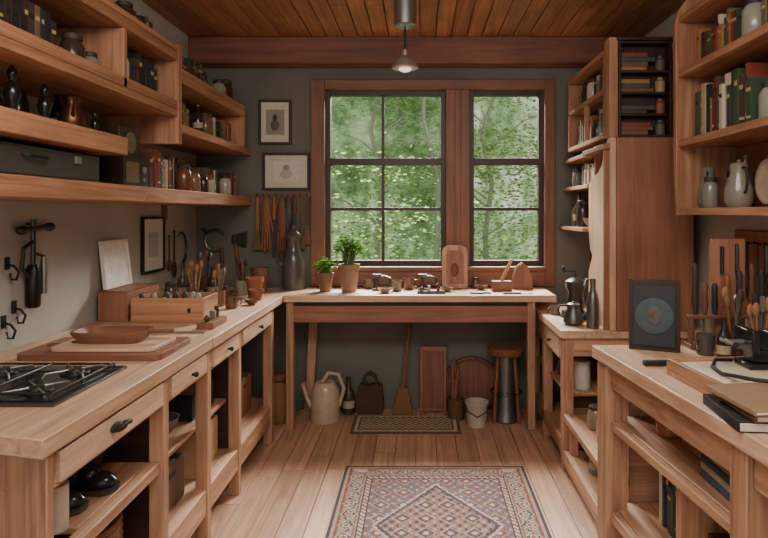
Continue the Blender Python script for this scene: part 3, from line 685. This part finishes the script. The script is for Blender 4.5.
# ------------------------------------------------------------ under left bench
b=B('shoes'); SH=('gloss',(36,33,32))
for (cx,cy) in ((-1.07,1.80),(-1.04,1.93)):
    b.prism([(cx-.13,cy-.04),(cx-.13,cy+.04),(cx+.03,cy+.048),(cx+.055,cy+.03),(cx+.062,cy),(cx+.055,cy-.03),(cx+.03,cy-.048)],2,.551,.566,(60,50,44))
    b.lathe(cx-.085,cy,.566,[(.042,0),(.044,.03),(.036,.08),(.040,.12),(.033,.12),(.03,.06)],SH,16); b.ell((cx-.015,cy,.580),(.075,.042,.034),SH,14); b.ell((cx-.04,cy,.60),(.05,.036,.036),SH,12)
b.done()
b=B('paper_roll'); b.lathe(-1.03,1.69,.55,[(.03,0),(.032,.004),(.032,.13),(.012,.13),(.012,.09)],(206,198,182),18); b.done()
bowl('mixing_bowl',-1.15,2.06,.55,.07,.10,('gloss',(70,66,62)))
b=B('wicker_basket'); 
for k in range(8): b.tube([(-1.13+.13*math.cos(t*.3927),1.95+.14*math.sin(t*.3927),.253+k*.024) for t in range(16)],.013,(132,88,58),6,closed=True)
b.lathe(-1.13,1.95,.239,[(.12,0),(.12,.005)],(90,60,40),16); b.done()
def crate(name,x0,x1,y0,y1,z0,z1,c):
    b=B(name); t=.008
    b.box(x0,x1,y0,y1,z0,z0+t,c); b.box(x0,x1,y0,y0+t,z0+t,z1,c); b.box(x0,x1,y1-t,y1,z0+t,z1,c); b.box(x0,x0+t,y0+t,y1-t,z0+t,z1,c); b.box(x1-t,x1,y0+t,y1-t,z0+t,z1,c)
    b.box(x1,x1+.004,(y0+y1)/2-.03,(y0+y1)/2+.03,z1-.05,z1-.03,(60,48,40)); b.box(x0+t,x1-t,y0+t,y1-t,z1-.03,z1-.025,(196,184,160)); b.done(.002)
crate('storage_bin',-1.35,-1.01,2.70,2.98,.239,.44,(190,150,112)); crate('storage_bin',-1.35,-1.01,2.30,2.56,.239,.42,(100,80,64)); crate('storage_bin',-1.38,-1.03,2.70,2.98,.501,.62,(36,34,34))
b=B('saw_blades'); 
for k in range(4): b.lathe(0,0,0,[(.001,0),(.11,.001),(.11,.004),(.001,.005)],STEEL,24,M=Matrix.Translation((-1.12,2.30+.03*k,.613))@Matrix.Rotation(math.pi/2,4,'X'))
b.done()
jar('storage_jar',-1.06,3.3,.239,.07,.18,(150,126,100)); crate('storage_bin',-1.4,-1.04,3.42,3.68,.239,.46,(134,92,62)); bottle('glass_bottle',-1.08,3.16,.239,.04,.26,(60,50,42))
bowl('mixing_bowl',-1.10,2.52,.501,.08,.08,(120,112,100)) 
# ------------------------------------------------------------ left shelves items
b=B('metal_case'); b.box(-1.60,-1.30,1.5,2.42,1.566,1.672,('metal',(100,98,96))); b.box(-1.30,-1.295,1.52,2.40,1.574,1.664,(70,68,66))
for y in (1.75,2.25): b.box(-1.296,-1.285,y-.02,y+.02,1.63,1.66,STEEL)
b.tube([(-1.295,1.94,1.64),(-1.275,1.95,1.635),(-1.275,2.05,1.635),(-1.295,2.06,1.64)],.005,BLK)
b.done(.003)
figurine('figurine',-1.34,1.96,1.766,.165); figurine('figurine',-1.34,2.13,1.766,.14); carafe('copper_teapot',-1.36,2.33,1.766,.05,.14,('metal',(110,72,50)),2.2); figurine('figurine',-1.34,2.46,1.766,.10); bottle('glass_bottle',-1.34,1.84,1.766,.025,.14,BLK)
figurine('figurine',-1.45,2.05,1.766,.12,(60,40,30)); jar('storage_jar',-1.5,2.22,1.766,.04,.14,(50,42,38)); bottle('glass_bottle',-1.47,2.42,1.766,.03,.16,(40,36,34))
DK=[(60,44,36),(48,50,46),(96,60,42),(40,38,40),(120,96,70),(66,60,54),(84,50,38)]
books(-1.32,-1,.2,1.75,2.2,1.976,.12,.2,DK); jar('storage_jar',-1.34,2.30,1.976,.045,.16,(60,50,44)); jar('spice_jar',-1.34,2.42,1.976,.035,.12,(130,120,104))
jar('storage_jar',-1.31,2.60,1.976,.04,.19,(186,178,162),(50,40,34)); books(-1.31,-1,.2,2.68,3.03,1.976,.15,.22,DK)
jar('storage_jar',-1.33,2.68,2.271,.04,.12,(60,50,44)); books(-1.34,-1,.2,1.8,2.5,2.271,.14,.24,DK); books(-1.34,-1,.2,2.78,3.03,2.271,.10,.16,DK)
b=B('radio'); b.box(-1.5,-1.32,2.66,2.90,1.566,1.70,'dark'); b.box(-1.32,-1.317,2.68,2.80,1.585,1.68,(120,100,70)); b.ell((-1.317,2.85,1.65),(.006,.02,.02),STEEL,12); b.ell((-1.317,2.85,1.60),(.006,.01,.01),STEEL,12); b.done(.004)
b=B('clock'); b.box(-1.46,-1.34,2.66,2.86,1.702,1.84,'dark'); b.lathe(0,0,0,[(.05,0),(.05,.006),(.042,.008)],(110,94,74),20,M=Matrix.Translation((-1.34,2.76,1.77))@Matrix.Rotation(math.pi/2,4,'Y')); b.done(.004)
books(-1.31,-1,.22,2.91,3.05,1.566,.17,.20,[(150,50,36),(116,46,34),(76,40,32)])
books(-1.36,-1,.2,3.11,3.30,1.566,.13,.2)
jar('storage_jar',-1.33,3.36,1.566,.045,.15,(110,68,46)); jar('storage_jar',-1.32,3.48,1.566,.04,.13,(130,98,70)); jar('spice_jar',-1.30,3.58,1.566,.03,.11,(60,44,36)); mug('mug',-1.30,3.68,1.566,.035,.08,(180,168,148),-.5)
books(-1.46,-1,.16,3.35,3.72,1.566,.16,.22)
books(-1.33,-1,.2,3.75,3.95,1.566,.12,.18); jar('storage_jar',-1.31,4.01,1.566,.04,.13,(176,168,150)); books(-1.31,-1,.2,4.08,4.34,1.566,.12,.17,[(110,60,40),(150,96,60),(70,50,40),(180,160,130)])
books(-1.33,-1,.2,3.12,3.45,1.911,.12,.18); bottle('glass_bottle',-1.31,3.52,1.911,.03,.17,(50,40,34)); jar('storage_jar',-1.31,3.64,1.911,.045,.14,(110,84,62)); books(-1.32,-1,.2,3.75,4.18,1.911,.1,.17)
books(-1.33,-1,.2,3.3,3.8,2.166,.12,.2,DK); jar('storage_jar',-1.32,3.92,2.166,.045,.15,(150,140,120)); jar('storage_jar',-1.32,4.06,2.166,.045,.18,(60,52,46))
# ------------------------------------------------------------ right back shelf items
books(1.10,1,.2,3.84,4.19,1.901,.12,.2); books(1.10,1,.2,3.46,3.72,1.901,.12,.2,[(150,150,146),(60,60,58),(110,110,104),(176,170,160)]); jar('storage_jar',1.12,3.77,1.901,.032,.13,(60,54,50))
books(1.10,1,.2,3.46,3.8,2.159,.1,.17); jar('storage_jar',1.12,3.86,2.159,.04,.15,(190,182,166)); jar('storage_jar',1.12,3.96,2.159,.045,.13,(70,50,40)); books(1.10,1,.2,4.02,4.19,2.159,.1,.17)
books(1.10,1,.2,3.8,4.1,1.626,.1,.16); jar('spice_jar',1.10,4.18,1.626,.035,.12,(120,120,112)); bottle('glass_bottle',1.12,4.29,1.626,.03,.15,(70,58,48)); bowl('stacked_bowls',1.12,3.9,1.351,.055,.06,(150,140,124)); jar('storage_jar',1.10,4.03,1.351,.045,.18,(60,54,48)); bottle('glass_bottle',1.10,4.14,1.351,.035,.22,(80,70,58)); jar('storage_jar',1.12,4.25,1.351,.045,.16,(150,120,90))
b=B('coffee_grinder'); x,y=.97,3.72
b.box(x-.07,x+.07,y-.07,y+.07,.79,.83,IRON); b.lathe(x,y,.83,[(.05,0),(.055,.06),(.045,.12),(.06,.15),(.065,.19),(.03,.21)],('metal',(90,88,86)),20)
b.tube([(x,y,1.04),(x,y,1.08),(x-.08,y-.02,1.085)],.006,IRON); b.ell((x-.08,y-.02,1.10),(.012,.012,.018),BLK,10); b.done(.002)
carafe('kettle',.90,3.50,.79,.06,.13,('metal',(110,108,106)),2.8)
mug('mug',.87,3.85,.79,.03,.05,(110,104,96),3); 
b=B('soda_siphon'); x,y=.985,3.40; b.lathe(x,y,.79,[(.036,0),(.036,.14),(.026,.19),(.016,.22),(.018,.28)],('metal',(120,116,110)),18); b.tube([(x,y,1.06),(x-.04,y,1.07),(x-.05,y,1.03)],.006,STEEL); b.done()
b=B('paper_roll'); b.lathe(.95,3.5,.42,[(.045,0),(.047,.01),(.047,.16),(.015,.16),(.015,.1)],(206,200,186),18); b.done()
jar('storage_jar',.92,3.75,.42,.05,.15,(110,84,62)); crate('storage_bin',.90,1.2,3.5,3.8,.156,.30,(140,104,72)); jar('storage_jar',.95,4.1,.156,.06,.2,(60,52,44))
bottle('glass_bottle',.90,3.05,.116,.035,.15,(130,134,128)); bottle('glass_bottle',.90,2.92,.32,.035,.19,(150,150,142)); jar('storage_jar',.92,2.78,.32,.05,.13,(70,66,60)); crate('storage_bin',.95,1.2,2.6,2.72,.321,.42,(120,86,60)); jar('storage_jar',.92,3.12,.32,.045,.12,(140,120,96))
# ------------------------------------------------------------ right near bench items
b=B('framed_plate'); x0,x1,z0,z1=.84,1.03,.9,1.18
b.box(x0,x1,2.36,2.40,z0,z1,'dark'); b.box(x0+.018,x1-.018,2.352,2.36,z0+.02,z1-.02,(44,50,54))
Mx=Matrix.Translation(((x0+x1)/2,2.352,(z0+z1)/2))@Matrix.Rotation(math.pi/2,4,'X')
b.lathe(0,0,0,[(.072,0),(.072,.004),(.06,.006),(.02,.003)],(66,78,84),24,M=Mx); b.ell(((x0+x1)/2,2.346,(z0+z1)/2),(.03,.003,.04),(84,84,80),12); b.ell(((x0+x1)/2-.01,2.344,(z0+z1)/2+.01),(.014,.003,.018),(100,70,54),10)
b.done(.003,rot(.935,2.38,.9,'Z',-24))
b=B('pegboard'); b.box(WR-.02,WR-.001,2.62,3.0,.95,1.36,'cab',axis=2)
for k in range(4): b.tube([(WR-.02,2.68+k*.085,1.30),(WR-.06,2.68+k*.085,1.31)],.005,BLK,6)
b.done(.003)
def hangr(name,y,zt,L,c,bulge):
    b=B(name); x=WR-.045; b.tube([(x,y,zt),(x,y,zt-L*.5)],.010,c); b.ell((x,y,zt-L*.72),(.018,bulge,L*.28),c,12); b.done()
hangr('ladle',2.68,1.30,.28,('metal',(90,86,82)),.035); hangr('serving_spoon',2.765,1.30,.30,(96,60,40),.028); hangr('spatula',2.85,1.30,.26,(50,44,40),.025); hangr('brush',2.935,1.30,.24,(120,76,48),.03)
b=B('tool_rack'); b.box(1.08,1.42,2.38,2.46,.9,.92,'trim',axis=0); b.box(1.19,1.33,2.44,2.46,.92,1.34,'cab',axis=2); b.box(1.08,1.42,2.40,2.42,1.02,1.035,'trim',axis=0)
for xx in (1.085,1.405): b.box(xx,xx+.012,2.395,2.425,.92,1.02,'trim')
for i,(xx,c) in enumerate([(1.11,(60,42,34)),(1.15,(110,66,42)),(1.19,(40,36,34)),(1.24,(130,80,50)),(1.29,(54,44,40)),(1.34,(96,58,38)),(1.38,(40,36,34))]):
    h=R(.12,.22); b.lathe(xx,2.411,1.036,[(.008,0),(.014,h*.3),(.010,h*.7),(.013,h*.9),(.006,h)],c,10); b.box(xx-.006,xx+.006,2.422,2.427,.93,1.06,STEEL)
b.tube([(1.23,2.43,1.31),(1.23,2.43,1.2)],.008,BLK); b.tube([(1.29,2.43,1.32),(1.29,2.43,1.2),(1.31,2.43,1.16)],.007,IRON); b.done(.002)
mug('tin_cup',1.10,2.30,.9,.035,.08,(84,78,72),3.6); utensils('brush_jar',1.20,2.28,.9,.036,.10,(70,54,44),7,.22); mug('mug',1.30,2.30,.9,.04,.09,(66,62,60),3.9); utensils('utensil_jar',1.48,2.38,.9,.038,.12,('gloss',(80,76,72)),6,.26)
bottle('glass_bottle',1.12,2.20,.9,.025,.16,(40,36,34)); utensils('utensil_jar',1.24,2.18,.9,.034,.09,('metal',(96,92,88)),7,.22)
carafe('moka_pot',1.40,2.17,.9,.045,.17,('metal',(110,106,102)),3.4)
b=B('wooden_case'); Mz=rot(1.2,1.9,.9,'Z',5)
b.box(.85,1.48,1.74,2.06,.9,.912,'shelf',M=Mz); b.box(.85,.865,1.74,2.06,.912,.955,'shelf',M=Mz); b.box(.865,1.48,1.74,1.755,.912,.955,'shelf',M=Mz); b.box(.865,1.48,2.045,2.06,.912,.955,'shelf',M=Mz); b.box(1.465,1.48,1.755,2.045,.912,.955,'shelf',M=Mz)
b.box(.87,1.46,1.76,2.04,.913,.945,CREAM,M=Mz); b.box(.91,1.3,1.80,2.0,.945,.950,(206,190,162),M=Mz); b.done(.003)
b=B('stacked_books'); 
for i,(c,dx,z0,z1) in enumerate([((34,31,31),0,.9,.928),((120,84,58),.03,.929,.948),((150,122,92),.015,.949,.962)]):
    M_=rot(1.0,1.56,.9,'Z',-5+4*i)
    b.box(.80+dx,1.16+dx,1.47,1.70,z0,z1,c,M=M_); b.box(.804+dx,1.156+dx,1.467,1.47,z0+.004,z1-.004,CREAM,M=M_)
b.done(.003)
b=B('bench_vise'); x,y,z=1.09,1.93,.9505; BL=('gloss',(30,30,31))
b.box(x-.05,x+.06,y-.05,y+.05,z,z+.018,BL); b.box(x-.03,x+.03,y-.03,y+.03,z+.018,z+.06,BL); b.box(x-.045,x-.02,y-.055,y+.055,z+.05,z+.125,BL); b.box(x+.03,x+.09,y-.045,y+.045,z+.05,z+.115,BL)
b.tube([(x-.03,y,z+.08),(x-.10,y,z+.08)],.009,STEEL); b.tube([(x-.095,y-.05,z+.08),(x-.095,y+.05,z+.08)],.006,STEEL); b.ell((x-.095,y-.05,z+.08),(.009,.009,.009),BL,8); b.ell((x-.095,y+.05,z+.08),(.009,.009,.009),BL,8); b.done(.004)
b=B('power_cable'); b.tube([(1.04,1.99,.9565),(.98,1.98,.96),(.93,1.9,.9575),(.92,1.82,.957),(.93,1.76,.966),(.96,1.71,.969),(1.06,1.66,.969)],.006,BLK); b.done()
b=B('marking_knife'); b.box(.80,.92,2.125,2.15,.9,.918,(30,28,28)); b.box(.92,.98,2.128,2.147,.904,.908,STEEL); b.done(.002)
jar('storage_jar',.93,2.22,.622,.05,.13,(170,104,70)); crate('storage_bin',.94,1.3,1.98,2.15,.622,.72,(170,124,84)); 
b=B('folded_cloths')
for i,c in enumerate([(76,90,104),(170,158,136),(64,74,84),(124,100,78)]): b.box(.88,1.16,1.62,1.88,.622+i*.024,.645+i*.024,('cloth',c))
b.done(.008)
books(.91,1,.2,1.95,2.3,.272,.16,.24); b=B('paper_stack')
for i in range(9): b.box(.90+R(-.01,.01),1.2+R(-.01,.01),1.60+R(-.01,.01),1.86,.272+i*.02,.290+i*.02,random.choice([(70,82,96),(190,180,160),(130,96,70),(54,52,54)]))
b.done(.002)
# right near shelf items
G=[(60,80,54),(132,58,42),(176,160,130),(66,52,44),(38,38,40),(164,112,70),(110,104,82),(200,190,170),(90,60,44),(60,60,62)]
books(1.36,1,.2,2.46,2.97,1.81,.18,.27,G); books(1.36,1,.2,1.7,2.30,1.81,.18,.27,G); jar('storage_jar',1.40,2.38,1.81,.045,.16,(150,146,136))
books(1.36,1,.2,2.53,2.97,2.16,.12,.2,G); jar('ginger_jar',1.38,2.46,2.16,.05,.17,(150,146,136),(40,40,44)); books(1.36,1,.2,2.05,2.38,2.16,.12,.2,G)
carafe('glass_pitcher',1.40,2.90,1.471,.05,.20,('gloss',(120,114,104)),4.2); carafe('glass_pitcher',1.40,2.62,1.471,.06,.20,('gloss',(140,130,116)),4.6)
jar('glass_jar',1.345,2.765,1.471,.034,.14,(128,122,112)); bottle('glass_bottle',1.50,2.75,1.471,.035,.24,(110,104,96)); jar('glass_jar',1.53,2.92,1.471,.035,.18,(140,134,122))
for (cx,cy,r) in ((1.46,2.47,1.0),(1.38,2.33,.85)):
    b=B('display_plate'); b.lathe(0,0,0,[(.03*r,0),(.06*r,.004),(.095*r,.016),(.097*r,.020),(.06*r,.010),(.002,.008)],('gloss',(160,140,118)),28,M=Matrix.Translation((cx,cy,1.4785+.097*r))@Matrix.Rotation(-math.pi/2,4,'Y')); b.box(cx-.025,cx+.015,cy-.03,cy+.03,1.471,1.482,'dark'); b.done()
jar('storage_jar',1.38,2.18,1.471,.05,.16,(90,84,76))

# ------------------------------------------------------------ lights
w=bpy.data.worlds.new('World'); bpy.context.scene.world=w; w.use_nodes=True
bg=w.node_tree.nodes['Background']; bg.inputs[0].default_value=(1,.985,.96,1); bg.inputs[1].default_value=.95
def area(name,loc,tgt,sx,sy,power,col):
    l=bpy.data.lights.new(name,'AREA'); l.shape='RECTANGLE'; l.size=sx; l.size_y=sy; l.energy=power; l.color=col
    o=bpy.data.objects.new(name,l); o.location=loc; o.rotation_euler=(Vector(tgt)-Vector(loc)).to_track_quat('-Z','Y').to_euler(); bpy.context.scene.collection.objects.link(o)
area('window_daylight',(.1,6.6,4.1),(0,3.2,.9),3.5,2.0,1900,(.99,1.0,.97))
area('overhead_fill_light',(0,1.0,2.64),(0,2.2,.6),1.8,1.0,70,(1.0,.93,.84))  # unseen overhead fill, added to brighten the room; no real lamp
cd=bpy.data.cameras.new('Camera'); cam=bpy.data.objects.new('Camera',cd); bpy.context.scene.collection.objects.link(cam)
cam.location=(0,0,1.45); cam.rotation_euler=(math.pi/2,0,0); cd.sensor_width=36; cd.lens=27.98
cd.shift_x=-36/768; cd.shift_y=-57/768; cd.clip_start=.05
bpy.context.scene.camera=cam
